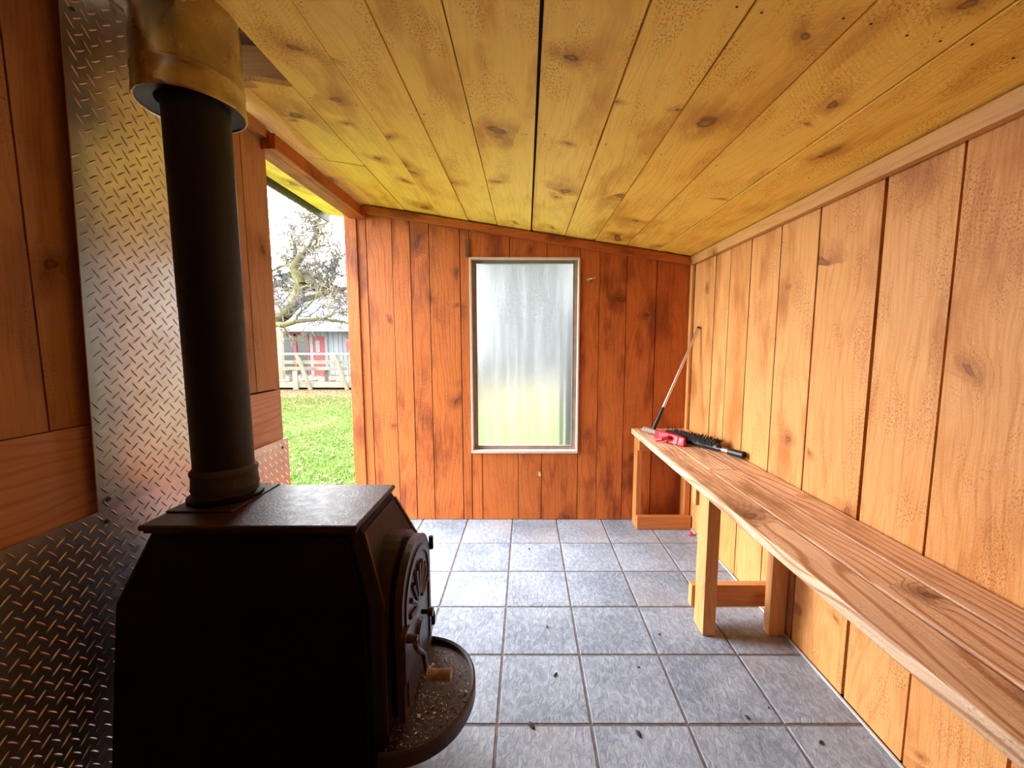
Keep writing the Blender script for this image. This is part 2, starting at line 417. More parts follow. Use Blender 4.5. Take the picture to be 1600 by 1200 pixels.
# ------------------------------------------------------------------ walls of boards
WIDE = {1.41: .007, 1.165: .005, 1.71: .004, -.475: .003}
def vboards(mb, plane, seams, zlo, ztop, inner, thick, gap=.0025, lean=None, sign=1):
    """plane 'y' = wall normal to y, seams in x; plane 'x' = wall normal to x, seams in y"""
    for k in range(len(seams)-1):
        a, b = seams[k], seams[k+1]
        g0 = gap*rng.uniform(.4, 1.6); g1 = gap*rng.uniform(.4, 1.6); off = rng.uniform(0, .004)
        g0 = WIDE.get(a, g0); g1 = WIDE.get(b, g1)
        a0, b0 = a+g0, b-g1
        if plane == 'y':
            y0, y1 = inner+off, inner+thick
            z0 = zlo
            P = [(x, y, z0) for y in (y0, y1) for x in (a0, b0)] + [(x, y, ztop(x)) for y in (y0, y1) for x in (a0, b0)]
        else:
            x0, x1 = sorted((inner+sign*off, inner+sign*thick))
            P = [(x, y, zlo) for y in (a0, b0) for x in (x0, x1)] + [(x, y, ztop(x)) for y in (a0, b0) for x in (x0, x1)]
        mb.hexa(P, 2)

mb = MB()
top = lambda x: ceil_z(x)-.003
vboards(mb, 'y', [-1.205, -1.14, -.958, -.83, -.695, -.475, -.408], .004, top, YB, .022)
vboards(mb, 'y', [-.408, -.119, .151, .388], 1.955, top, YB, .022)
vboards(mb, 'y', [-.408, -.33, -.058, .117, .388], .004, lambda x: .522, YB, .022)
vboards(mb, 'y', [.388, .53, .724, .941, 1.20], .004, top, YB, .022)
# sheathing behind the boards, blackened to deepen their gaps, around the window hole
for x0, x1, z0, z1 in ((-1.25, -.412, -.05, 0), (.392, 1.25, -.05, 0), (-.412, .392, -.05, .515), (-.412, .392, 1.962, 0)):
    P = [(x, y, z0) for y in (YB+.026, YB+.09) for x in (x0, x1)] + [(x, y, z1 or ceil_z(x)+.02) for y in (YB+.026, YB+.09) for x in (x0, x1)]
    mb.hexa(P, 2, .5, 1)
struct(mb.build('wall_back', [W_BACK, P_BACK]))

mb = MB()
vboards(mb, 'x', [-1.05, -.78, -.52, -.24, .05, .32, .60, .905, 1.165, 1.41, 1.71, 1.96, 2.215, 2.43, 2.62, 2.93, 2.974], .012, top, XR, .022, .004)
mb.box(XR+.026, XR+.09, -1.1, YB+.09, -.05, 1.975, 2, .5, 1)
mb.box(XR-.006, XR, -1.0, 2.93, 0.0, .010, 1, .5, 2)
struct(mb.build('wall_right', [W_RIGHT, P_BACK, P_CAULK]))

mb = MB()
# left wall: tall boards above, plywood band, sheathing
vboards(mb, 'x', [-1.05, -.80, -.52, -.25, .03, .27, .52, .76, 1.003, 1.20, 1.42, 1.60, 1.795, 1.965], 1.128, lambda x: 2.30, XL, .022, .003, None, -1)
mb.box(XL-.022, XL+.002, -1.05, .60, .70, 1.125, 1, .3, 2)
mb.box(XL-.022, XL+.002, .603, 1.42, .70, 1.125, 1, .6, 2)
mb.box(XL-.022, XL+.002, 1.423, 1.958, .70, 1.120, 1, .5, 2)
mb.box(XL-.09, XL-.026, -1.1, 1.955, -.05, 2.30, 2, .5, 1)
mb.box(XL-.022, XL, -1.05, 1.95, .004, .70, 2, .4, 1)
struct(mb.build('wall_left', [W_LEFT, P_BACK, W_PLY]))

# wall behind the camera
mb = MB()
seams = [-1.2, -.98, -.74, -.5, -.26, 0, .26, .52, .76, .98, FRONT_X]
for a, b in zip(seams[:-1], seams[1:]):
    P = [(x, y, .004) for y in (YF-.022, YF) for x in (a+.003, b-.003)] + [(x, y, ceil_z(x)) for y in (YF-.022, YF) for x in (a+.003, b-.003)]
    mb.hexa(P, 2)
mb.box(-1.29, FRONT_X, YF-.09, YF-.026, -.05, 1.95, 2, .5, 1)
struct(mb.build('wall_front', [W_LEFT, P_BACK]))

# ------------------------------------------------------------------ ceiling
lerp_ = lambda a, b, t: a+(b-a)*t
mb = MB()
cs = [-.845, -.612, -.405, -.205, .035, .276, .485, .707, .938, 1.225]
gw = [.0, .003, .003, .003, .007, .003, .003, .003, .003, .003]
def cboard(x0, x1, y0, y1, tone=None, dz=0.0):
    o = rng.uniform(0, .004)+dz
    P = [(x, y, ceil_z(x)+o) for y in (y0, y1) for x in (x0, x1)] + [(x, y, ceil_z(x)+.022) for y in (y0, y1) for x in (x0, x1)]
    mb.hexa(P, 1, tone)
for k in range(len(cs)-1):
    g0 = .0075 if k == 4 else gw[k]*rng.uniform(.4, 1.3); g1 = gw[k+1]*rng.uniform(.4, 1.3)
    cboard(cs[k]+g0, cs[k+1]-g1, -1.15, YB+.40)
cboard(-1.04, -.849, 1.575, 2.235); cboard(-1.04, -.849, 2.239, YB+.40)
cboard(-1.22, -1.043, 1.575, 2.235); cboard(-1.22, -1.043, 2.239, YB+.40)
cboard(-1.22, -1.03, -1.15, .85); cboard(-1.027, -.849, -1.15, .85)
# eave soffit outside the doorway, same boards carried on
cboard(-1.40, -1.223, 1.2, YB+.46, .3); cboard(-1.40, -1.223, -1.15, 1.197, .6); cboard(-1.63, -1.403, -1.15, YB+.46, .35, .0)
# roof deck above, with the square hole the flue passes through
def slab(x0, x1, y0, y1, lo, hi, mi):
    P = [(x, y, ceil_z(x)+lo) for y in (y0, y1) for x in (x0, x1)] + [(x, y, ceil_z(x)+hi) for y in (y0, y1) for x in (x0, x1)]
    mb.hexa(P, 1, .5, mi)
slab(-1.66, 1.32, 1.72, YB+.50, .026, .12, 1)
slab(-.80, 1.32, -1.2, 1.72, .026, .12, 1)
slab(-1.66, -.80, -1.2, .70, .026, .12, 1)
for k in range(len(cs)-1):
    for yr in (.95, 1.62, 2.27, 2.86):
        for f_ in (.12, .5, .86):
            if f_ == .5 and rng.random() < .6: continue
            x = lerp_(cs[k], cs[k+1], f_+rng.uniform(-.03, .03)); y = yr+rng.uniform(-.015, .015); z = ceil_z(x)-.0006; q = .0032
            mb.face([(x+q*math.cos(t_*PI/3), y+q*math.sin(t_*PI/3), z-.154*q*math.cos(t_*PI/3)) for t_ in range(6)], None, .5, 1)
struct(mb.build('ceiling', [W_CEIL, P_BACK], recalc=False))

mb = MB()   # roof above the flue hole
slab(-1.70, -.70, .60, 1.80, .125, .15, 0)
struct(mb.build('trim_7', [W_DARK]))
mb = MB()   # framing round the flue hole
mb.box(-1.22, -.83, 1.58, 1.618, ceil_z(-.85)+.026, 2.42, 0, .7)
struct(mb.build('trim_5', [W_TRIM]))
mb = MB()
P = [(x, y, z) for z in (2.30, 2.42) for y in (.86, .90) for x in (-1.22, -.83)]
mb.hexa(P, 0)
struct(mb.build('trim_6', [W_DARK]))

# trims under the ceiling
mb = MB()
P = [(x, y, ceil_z(x)-.062) for y in (YB-.035, YB) for x in (-1.14, XR)] + [(x, y, ceil_z(x)-.008) for y in (YB-.035, YB) for x in (-1.14, XR)]
mb.hexa(P, 0); struct(mb.build('trim_1', W_BACK, bevel=.003))
mb = MB()
z = ceil_z(XR); mb.box(XR-.032, XR, -1.05, YB-.036, z-.010-.05, z-.002, 1, .1)
struct(mb.build('trim_2', W_TRIM, bevel=.003))
mb = MB()   # header over the doorway
mb.box(-1.17, -1.135, 1.93, YB-.002, 2.222, 2.290, 1, .7)
mb.box(-1.25, -1.172, 1.93, YB, 2.222, 2.31, 1, .8)
struct(mb.build('trim_3', W_BACK, bevel=.002))
mb = MB()   # plate running above the wall boards on the left
mb.box(XL, XL+.03, 1.0, 1.93, 2.265, 2.315, 1, .9)
struct(mb.build('trim_4', W_LEFT, bevel=.002))
mb = MB()   # corner strip on the right wall
mb.box(XR-.020, XR-.001, 2.935, YB-.001, .004, 1.93, 2, .1)
struct(mb.build('trim_8', W_RIGHT, bevel=.002))
mb = MB()   # door stop and outer edge of the doorway
mb.box(-1.275, -1.225, 1.957, 1.992, -.05, 2.17, 2, .9)
mb.box(-1.29, -1.205, YB-.012, YB+.09, -.05, 2.26, 2, .3)
struct(mb.build('door_1', W_BACK, bevel=.002))

# eave fascia
mb = MB()
P = [(x, y, z) for z in (2.362, 2.47) for y in (-1.2, YB+.58) for x in (-1.685, -1.665)]
mb.hexa(P, 1); struct(mb.build('trim_9', P_FASCIA))

# ------------------------------------------------------------------ window
fr = MB()
x0, x1, z0, z1 = -.408, .388, .522, 1.955
t = .012
for a in ((x0, x0+t, z0, z1), (x1-t, x1, z0, z1), (x0+t, x1-t, z1-t, z1), (x0+t, x1-t, z0, z0+t*1.6)):
    fr.box(a[0], a[1], YB-.012, YB+.10, a[2], a[3], 2, .5)
win = struct(fr.build('window_1', P_FRAME, bevel=.002))
mb = MB()
s = .028
a0, a1, b0, b1 = x0+t, x1-t, z0+t*1.6, z1-t
for a in ((a0, a0+s, b0, b1), (a1-s, a1, b0, b1), (a0+s, a1-s, b1-s*.6, b1), (a0+s, a1-s, b0, b0+s*.8)):
    mb.box(a[0], a[1], YB+.045, YB+.085, a[2], a[3], 2, .5)
mb.build('window_sash', P_FRAMED, win, bevel=.002)
mb = MB(); 
mb.face([(a0+s, YB+.065, b0+s*.8), (a1-s, YB+.065, b0+s*.8), (a1-s, YB+.065, b1-s*.6), (a0+s, YB+.065, b1-s*.6)])
mb.build('window_pane', M_GLASS, win, recalc=False)
mb = MB(); g = .004
for a in ((a0+s, a0+s+g, b0+s*.8, b1-s*.6), (a1-s-g, a1-s, b0+s*.8, b1-s*.6), (a0+s, a1-s, b1-s*.6-g, b1-s*.6), (a0+s, a1-s, b0+s*.8, b0+s*.8+g)):
    mb.box(a[0], a[1], YB+.042, YB+.062, a[2], a[3], 2, .5)
mb.build('window_gasket', P_WHITE, win)

mb = MB(); mb.box(-.432, -.406, YB-.010, YB+.02, 1.957, 2.085, 2, .9); struct(mb.build('trim_10', W_DARK))

# ------------------------------------------------------------------ tread plate
def lug(mb, X, y, z, ang, L=.0165, Wd=.0031, Hh=.0022):
    c, s = math.cos(ang), math.sin(ang)
    def P(a, b, h): return (X+h, y+a*c-b*s, z+a*s+b*c)
    base = [P(-L, 0, 0), P(-L*.45, -Wd*.8, 0), P(L*.45, -Wd*.8, 0), P(L, 0, 0), P(L*.45, Wd*.8, 0), P(-L*.45, Wd*.8, 0)]
    tp = [P(-L*.55, 0, Hh), P(L*.55, 0, Hh)]
    mb.face([base[0], base[1], tp[0]]); mb.face([base[1], base[2], tp[1], tp[0]]); mb.face([base[2], base[3], tp[1]])
    mb.face([base[3], base[4], tp[1]]); mb.face([base[4], base[5], tp[0], tp[1]]); mb.face([base[5], base[0], tp[0]])
def plate(name, X, pts, p=.0395, thick=.003):
    """pts: convex polygon (y, z)"""
    mb = MB()
    mb.prism([(y, z) for y, z in pts], 0, 0, X-thick, X)
    def inside(y, z, m=.010):
        n = len(pts)
        for i in range(n):
            (ay, az), (by, bz) = pts[i], pts[(i+1) % n]
            ey, ez = by-ay, bz-az; l = math.hypot(ey, ez)
            if (ey*(z-az)-ez*(y-ay))/l < m: return False
        return True
    ys = [q[0] for q in pts]; zs = [q[1] for q in pts]
    ny = int((max(ys)-min(ys))/p)+2; nz = int((max(zs)-min(zs))/p)+2
    for i in range(ny):
        for j in range(nz):
            y, z = min(ys)+i*p, min(zs)+j*p
            if inside(y, z): lug(mb, X, y, z, R(38))
            if inside(y+p/2, z+p/2): lug(mb, X, y+p/2, z+p/2, R(-52))
    return mb.build(name, M_PLATE, recalc=False)
lowp = plate('tread_plate_panel', XL+.012, [(-.2, .012), (1.972, .012), (1.980, .881), (-.2, .881)])
tag(lowp, 'wide low diamond tread plate panel covering the foot of the left wall', 'metal panel')
hip = plate('tread_plate_panel', XL+.034, [(1.062, .884), (1.62, .884), (1.62, 2.30), (1.106, 2.30)])
tag(hip, 'tall upright diamond tread plate heat shield behind the black stovepipe', 'metal panel')
def screw(parent, y, z, X):
    m = MB(); m.tube((X, y, z), (X+.004, y, z), .007, .005, 12)
    m.build('screw', M_SCREW, parent)
for y, z in ((1.09, .915), (1.52, .925), (1.13, 2.2)): screw(hip, y, z, XL+.034)
for y, z in ((1.93, .84), (.5, .84), (1.1, .845)): screw(lowp, y, z, XL+.012)
m = MB()     # spacer battens carrying the standing shield
m.box(XL+.004, XL+.031, 1.14, 1.18, .89, 2.28, 2, .8); m.box(XL+.004, XL+.031, 1.55, 1.59, .89, 2.28, 2, .8)
m.build('spacer_batten', W_DARK, hip)

# ------------------------------------------------------------------ wood stove
st = thing('wood_stove', 'rusty black iron wood stove with arched door and rounded ash lip', 'stove', (-.73, 1.19, 0))
secs = [(.19, -1.110, -.375, .950, 1.430), (.66, -1.085, -.385, .985, 1.400), (.843, -1.022, -.455, 1.045, 1.345)]
ch = .02
def ring8(x0, x1, y0, y1, z, c=ch):
    return [(x0+c, y0, z), (x1-c, y0, z), (x1, y0+c, z), (x1, y1-c, z), (x1-c, y1, z), (x0+c, y1, z), (x0, y1-c, z), (x0, y0+c, z)]
mb = MB()
rings = [ring8(s[1], s[2], s[3], s[4], s[0]) for s in secs]
for a, b in zip(rings[:-1], rings[1:]):
    for k in range(8):
        k2 = (k+1) % 8; mb.face([a[k], a[k2], b[k2], b[k]])
mb.face(rings[0][::-1]); mb.face(rings[-1])
mb.build('stove_body', M_STOVE, st, bevel=.004)
def lerp(a, b, t): return a+(b-a)*t
def sec(z):
    for a, b in zip(secs[:-1], secs[1:]):
        if z <= b[0]: t = (z-a[0])/(b[0]-a[0]); return [lerp(a[i], b[i], t) for i in range(1, 5)]
    return list(secs[-1][1:])
# side panel facing the room's open end
mb = MB()
zz = [.21, .66, .832]
for a, b in zip(zz[:-1], zz[1:]):
    A, B = sec(a), sec(b); e = .034
    P = []
    for z_, S in ((a, A), (b, B)):
        for y_ in (S[2]-.006, S[2]+.004):
            for x_ in (S[0]+e, S[1]-e): P.append((x_, y_, z_))
    mb.hexa(P, 2, .5)
mb.build('side_panel', M_STOVE, st)
# ribbed front
mb = MB()
zz = [.30, .66, .83]
n = 74
for a, b in zip(zz[:-1], zz[1:]):
    A, B = sec(a), sec(b)
    for k in range(n):
        f0, f1 = (k+.1)/n, (k+.65)/n
        P = []
        for z_, S in ((a, A), (b, B)):
            yl, yh = S[2]+.030, S[3]-.030
            for f in (f0, f1):
                for x_ in (S[1]-.002, S[1]+.0045): P.append((x_, lerp(yl, yh, f), z_))
        mb.hexa(P, 2, .5)
for yy in (0, 1):   # raised edges of the ribbed panel
    for a, b in zip(zz[:-1], zz[1:]):
        P = []
        for z_ in (a, b):
            S = sec(z_); y0 = S[2]+.020 if yy == 0 else S[3]-.030
            for y_ in (y0, y0+.010):
                for x_ in (S[1]-.002, S[1]+.008): P.append((x_, y_, z_))
        mb.hexa(P, 2, .5)
mb.build('ribbed_front', M_RIB, st)
mb = MB()
mb.box(-1.030, -.458, 1.040, 1.348, .838, .848, 0, .5)
mb.build('top_rim', M_STOVETOP, st, bevel=.003)
mb = MB()
mb.box(-1.036, -.450, 1.030, 1.352, .848, .864, 0, .5)
mb.build('top_plate', M_STOVETOP, st, bevel=.006)
mb = MB()
mb.box(-1.034, -.845, 1.115, 1.348, .8635, .869, 0, .5)
mb.build('flue_plate', M_STOVETOP, st, bevel=.002)
mb = MB()
mb.box(-1.02, -.48, 1.03, 1.36, .004, .19, 0, .5)
mb.build('pedestal', M_STOVE, st, bevel=.005)
def arch(yc, hw, zb, zs, zt, n=16):
    pts = [(yc-hw, zb), (yc+hw, zb)]
    for k in range(n+1):
        a = PI*k/n; pts.append((yc+hw*math.cos(a), zs+(zt-zs)*math.sin(a)))
    return pts
YC = 1.175
mb = MB()
mb.prism(arch(YC, .170, .295, .605, .768), 0, 0, -.455, -.372)
mb.build('door_collar', M_STOVETOP, st, bevel=.004)
mb = MB(); mb.prism(arch(YC, .145, .31, .61, .745), 0, 0, -.372, -.354)
mb.build('door_gasket', M_STOVE, st)
mb = MB(); mb.prism(arch(YC, .158, .30, .61, .757), 0, 0, -.354, -.333)
door = mb.build('stove_door', M_ASHLIP, st, bevel=.003)
mb = MB()   # cast relief: inner arch band and sunburst ribs
o_, i_ = arch(YC, .135, .33, .60, .725), arch(YC, .118, .35, .60, .705)
nn = len(o_)
for k in range(nn):
    k2 = (k+1) % nn
    a = [(-.335, *o_[k]), (-.335, *o_[k2]), (-.335, *i_[k2]), (-.335, *i_[k])]
    b = [(-.328, *o_[k]), (-.328, *o_[k2]), (-.328, *i_[k2]), (-.328, *i_[k])]
    mb.hexa([a[0], a[1], b[0], b[1], a[3], a[2], b[3], b[2]], 2, .5)
for k in range(9):
    a = PI*(k+.5)/9
    mb.tube((-.330, YC+.03*math.cos(a), .55+.03*math.sin(a)), (-.330, YC+.10*math.cos(a), .55+.13*math.sin(a)), .005, .008, 6)
mb.tube((-.335, YC, .45), (-.322, YC, .45), .045, .040, 20)
mb.build('door_relief', M_ASHLIP, door)
mb = MB()
mb.tube((-.325, YC, .52), (-.300, YC, .52), .007, .007, 12); mb.tube((-.302, YC, .52), (-.288, YC, .52), .014, .012, 16)
mb.build('air_knob', P_BLACK, door, smooth=True)
mb = MB()
for z_ in (.66, .38):
    mb = MB(); mb.tube((-.330, YC+.165, z_-.022), (-.330, YC+.165, z_+.022), .008, .008, 12)
    mb.build('hinge', M_STOVE, st)
# latch: plate, curved lever and the grip
lt = MB()
lt.box(-.336, -.322, 1.00, 1.05, .43, .57, 2, .5)
lt.tube((-.322, 1.028, .545), (-.296, 1.028, .545), .012, .010, 14)
pv = None
for k in range(9):
    a = R(100-25*k); q = (-.298+.006*k/8, 1.045-.032*math.cos(R(20*k)), .545-.0115*k)
    if pv: lt.tube(pv, q, .0075, .0075, 10)
    pv = q
lt.tube(pv, (-.270, 1.022, .443), .0075, .0075, 10)
latch = lt.build('latch', M_ASHLIP, st, smooth=True)
g_ = MB()
for k in range(11):
    g_.tube((-.272+.0062*k, 1.022, .443), (-.272+.0062*k+.0045, 1.022, .443), .0155, .0155, 16)
g_.tube((-.272, 1.022, .443), (-.205, 1.022, .443), .0135, .0135, 16)
g_.build('latch_grip', P_WOODGRIP, latch, label='pale wooden latch grip')
# rounded ash lip
def lip(k0, sx, sy, n=40):
    return [(-.385+sx*math.cos(PI*(k/n-.5))**.85 if 0 < k < n else -.385, 1.16+sy*math.sin(PI*(k/n-.5))) for k in range(n+1)]
al = MB()
out = lip(0, .225, .218); inn = lip(0, .213, .206)
al.prism(inn, 0, 2, .258, .266)
lipo = al.build('ash_lip', M_ASHLIP, st)
al = MB()
prof = [(out, .243), (out, .283), (lip(0, .219, .212), .288), (inn, .283), (inn, .262)]
for (A, za), (B, zb) in zip(prof[:-1], prof[1:]):
    for k in range(len(A)-1):
        al.face([(*A[k], za), (*A[k+1], za), (*B[k+1], zb), (*B[k], zb)])
for k in range(len(out)-1):
    al.face([(*out[k], .243), (*out[k+1], .243), (*inn[k+1], .258), (*inn[k], .258)])
al.build('lip_rim', M_ASHLIP, lipo, smooth=True)

# ash crumbs on the lip
ash = MB(); r2 = random.Random(3)
for k in range(2800):
    a = r2.random(); b = r2.random()
    rr = math.sqrt(a)*.198; th = PI*(b-.5)
    x = -.385+rr*1.03*math.cos(th); y = 1.16+rr*math.sin(th)
    if y > 1.16 and r2.random() < .45: continue
    s_ = r2.uniform(.0009, .0030)
    if r2.random() < .06: s_ *= 2.1
    P = [(x+s_*r2.uniform(-1, 1)*1.3, y+s_*r2.uniform(-1, 1)*1.3, .2662+s_*r2.uniform(0, 1.2)) for _ in range(4)]
    mi = 0 if r2.random() < .55 else (1 if r2.random() < .45 else 2)
    if s_ > .0036: mi = 2
    ash.face([P[0], P[1], P[2]], None, .5, mi); ash.face([P[0], P[2], P[3]], None, .5, mi); ash.face([P[0], P[1], P[3]], None, .5, mi)
P_ASHM = plain('grey_ash', (.32, .28, .25), .9); P_CHIP = plain('pale_wood_chip', (.80, .74, .66), .9)
tag(ash.build('ash_litter', [P_ASH, P_ASHM, P_CHIP], recalc=False), 'ash and wood crumbs strewn over the stove ash lip', 'ash', kind='stuff')

# ------------------------------------------------------------------ stove pipe and ceiling support
PX, PY = -.945, 1.235
pipe = thing('stove_pipe', 'matte black stovepipe rising from the stove to the ceiling', 'pipe', (PX, PY, .869))
mb = MB(); mb.lathe([(.0795, .96), (.0795, 1.45), (.0805, 1.452), (.0805, 2.36)], PX, PY, 64)
mb.tube((PX-.079, PY-.02, .97), (PX-.079, PY-.02, 2.3), .0025, .0025, 6)
mb.build('pipe_section', M_PIPE, pipe, smooth=True)
mb = MB(); mb.lathe([(.086, .875), (.088, .90), (.090, .905), (.088, .912), (.086, .945), (.089, .950), (.089, .957), (.084, .965), (.079, .97)], PX, PY, 64)
mb.build('flue_collar', M_FLAKE, pipe, smooth=True)
mb = MB(); mb.lathe([(.100, .8695), (.100, .880), (.086, .886), (.080, .886)], PX, PY, 64)
mb.build('base_flange', M_STOVE, pipe, smooth=True)

QX, QY = -.965, 1.247
sup = thing('chimney_support', 'brassy round metal flue support sleeve hanging through the ceiling hole', 'flue support', (QX, QY, 2.02))
mb = MB(); mb.lathe([(.1275, 2.085), (.1275, 2.42), (.05, 2.42)], QX, QY, 72)
mb.build('sleeve', M_STEEL, sup, smooth=True)
mb = MB(); mb.lathe([(.1275, 2.095), (.1305, 2.092), (.1305, 2.084), (.1285, 2.081), (.1315, 2.03), (.1325, 2.022), (.1300, 2.016), (.1260, 2.018), (.1250, 2.045)], QX, QY, 72)
mb.build('rolled_rim', M_STEEL, sup, smooth=True)
mb = MB(); mb.lathe([(.1262, 2.022), (.105, 2.024), (.086, 2.030), (.084, 2.09)], QX, QY, 72)
mb.build('underside_ring', metal('dull_blue_grey_steel', (.07, .095, .105), .45, .3), sup, smooth=True)

# ------------------------------------------------------------------ bench
be = thing('bench', 'long pale slatted timber bench along the right wall', 'bench', (.99, 1.3, 0))
ZT = .714
def plank(x0, x1, y0, y1, tone):
    m = MB(); m.box(x0, x1, y0, y1, ZT-.040, ZT, 1, tone); return m.build('seat_plank', W_BENCH, be, bevel=.005)
plank(.785, .913, -.95, 2.965, .35); plank(.921, 1.052, -.95, 1.98, .6); plank(.921, 1.052, 1.984, 2.965, .45); plank(1.060, 1.192, -.95, 2.965, .75)
def part(name, x0, x1, y0, y1, z0, z1, ax, mat=W_POST, tone=.5):
    m = MB(); m.box(x0, x1, y0, y1, z0, z1, ax, tone); return m.build(name, mat, be, bevel=.002)
W_LOW = wood('stained_frame_timber', (.56, .21, .06), (.44, .13, .03), (.25, .06, .015), (.1, .03, .012), .5, .3, .15, .3, .35)
# frame against the back wall
part('leg', .800, .838, 2.845, 2.935, .002, ZT-.041, 2, W_LOW); part('leg', 1.155, 1.193, 2.845, 2.935, .002, ZT-.041, 2, W_LOW)
part('stretcher', .802, 1.192, 2.806, 2.844, .002, .098, 0, W_LOW, .8); part('crossbar', .802, 1.192, 2.806, 2.844, ZT-.130, ZT-.041, 0, W_LOW, .8)
for y in (1.74, .42, -.85):
    part('leg', .815, .872, y, y+.10, .002, ZT-.041, 2, W_POST, .3); part('leg', 1.120, 1.193, y+.0, y+.045, .002, ZT-.041, 2, W_POST, .4)
    part('stretcher', .800, 1.192, y+.101, y+.139, .075, .185, 0, W_POST, .6); part('crossbar', .800, 1.192, y+.101, y+.139, ZT-.13, ZT-.041, 0, W_POST, .6)

# ------------------------------------------------------------------ broom leaning in the corner, dustpan brush on the bench
def bez(a, b, n): return [tuple(lerp(a[i], b[i], k/n) for i in range(3)) for k in range(n+1)]
br = thing('squeegee', 'long silver handled red headed squeegee leaning in the corner above the bench', 'squeegee', (.90, 2.72, ZT))
base, tip = Vector((.865, 2.70, .765)), Vector((1.186, 2.80, 1.455))
d_ = (tip-base)
m = MB(); m.tube(base+d_*.20, base+d_*.985, .0095, .0090, 16); m.build('handle', M_ALU, br, smooth=True)
m = MB(); m.tube(base+d_*.985, tip, .0105, .0105, 14); m.build('end_cap', P_BLACK, br, smooth=True)
m = MB(); m.tube(base, base+d_*.21, .0145, .0125, 16); m.build('socket', P_BLACK, br, smooth=True)
m = MB()
# red head: a swelling bar lying on the seat, thicker in the middle
pts = [(.868, 2.66), (.890, 2.60), (.922, 2.53), (.955, 2.46), (.972, 2.42)]
hw = [.018, .026, .032, .028, .014]
for k in range(4):
    (ax_, ay_), (bx_, by_) = pts[k], pts[k+1]
    nx, ny = .87, .49
    P = []
    for zl in (0, 1):
        for (cx_, cy_), h_ in (((ax_, ay_), hw[k]), ((bx_, by_), hw[k+1])):
            zz_ = ZT+.002 if zl == 0 else ZT+.045+.5*h_
            f_ = 1.0 if zl == 0 else .55
            P += [(cx_-nx*h_*f_, cy_-ny*h_*f_, zz_), (cx_+nx*h_*f_, cy_+ny*h_*f_, zz_)]
    m.hexa(P, 2, .5)
m.build('head', P_RED, br, bevel=.006, smooth=False)
m = MB(); pv = (.925, 2.52, .752)
for q in ((.893, 2.49, .756), (.862, 2.50, .745), (.832, 2.53, .730)):
    m.tube(pv, q, .013, .012, 12); pv = q
m.build('clamp_arm', P_RED, br, smooth=True)

bb = thing('snow_brush', 'black bristled brush with silver telescoping handle lying on the bench by the squeegee', 'brush', (1.0, 2.5, ZT))
A = Vector((.838, 2.79, .742)); B = Vector((1.172, 2.15, .742)); D = (B-A)
m = MB(); m.tube(A-D*.02, A+D*.17, .021, .019, 16); m.build('end_grip', P_GRIP, bb, smooth=True)
m = MB(); m.tube(A+D*.17, A+D*.84, .0125, .0125, 16); m.build('tube', P_BLACK, bb, smooth=True)
m = MB(); m.tube(A+D*.84, A+D*.90, .0135, .0135, 16); m.build('metal_band', M_ALU, bb, smooth=True)
m = MB(); m.tube(A+D*.895, B+D*.02, .019, .021, 16); m.build('rubber_grip', P_BLACK, bb, smooth=True)
m = MB(); dn = D.normalized(); side = Vector((dn.y, -dn.x, 0)); rb = random.Random(5)
for k in range(44):
    for j in range(9):
        o = A+D*(.27+.50*k/44)+side*(.006*(j-4)) + Vector((.012, .006, 0))
        tipv = o+side*((j-4)*.006)+Vector((rb.uniform(-.006, .006)+.02, rb.uniform(-.006, .006)+.01, rb.uniform(.030, .042)))
        m.tube(o, tipv, .0032, .0022, 4, True)
m.build('bristles', P_BRISTLE, bb, recalc=False)
m = MB(); 
q0, q1 = A+D*.25+Vector((.012, .006, .002)), A+D*.79+Vector((.012, .006, .002))
m.tube(q0, q1, .029, .024, 12); m.build('brush_back', P_BLACK, bb, smooth=True)

# ------------------------------------------------------------------ small things
hk = thing('wall_hook', 'small bright metal hook screwed to the back wall right of the window', 'hook', (.465, YB, 1.795))
m = MB(); m.tube((.447, YB-.001, 1.797), (.447, YB-.006, 1.797), .012, .012, 12); m.build('screw_plate', M_ZINC, hk)
m = MB(); m.tube((.447, YB-.005, 1.797), (.462, YB-.035, 1.800), .0055, .005, 8); m.tube((.462, YB-.035, 1.800), (.486, YB-.035, 1.802), .005, .005, 8)
m.tube((.486, YB-.035, 1.802), (.490, YB-.030, 1.815), .005, .004, 8); m.build('hook_arm', M_ZINC, hk, smooth=True)

m = MB()   # dried leaf caught on the boards
pp = [(0, .018), (.009, .010), (.007, -.004), (.016, -.008), (.006, -.014), (-.002, -.022), (-.008, -.012), (-.016, -.006), (-.006, 0), (-.008, .012)]
m.face([(.100+a, YB-.004-.004*abs(a)/.016, .363+b) for a, b in pp]); 
o = m.build('dried_leaf', P_LEAFG, recalc=False)
sm = o.modifiers.new('thickness', 'SOLIDIFY'); sm.thickness = .0012
tag(o, 'small pale green dried leaf stuck on the boards below the window', 'leaf')

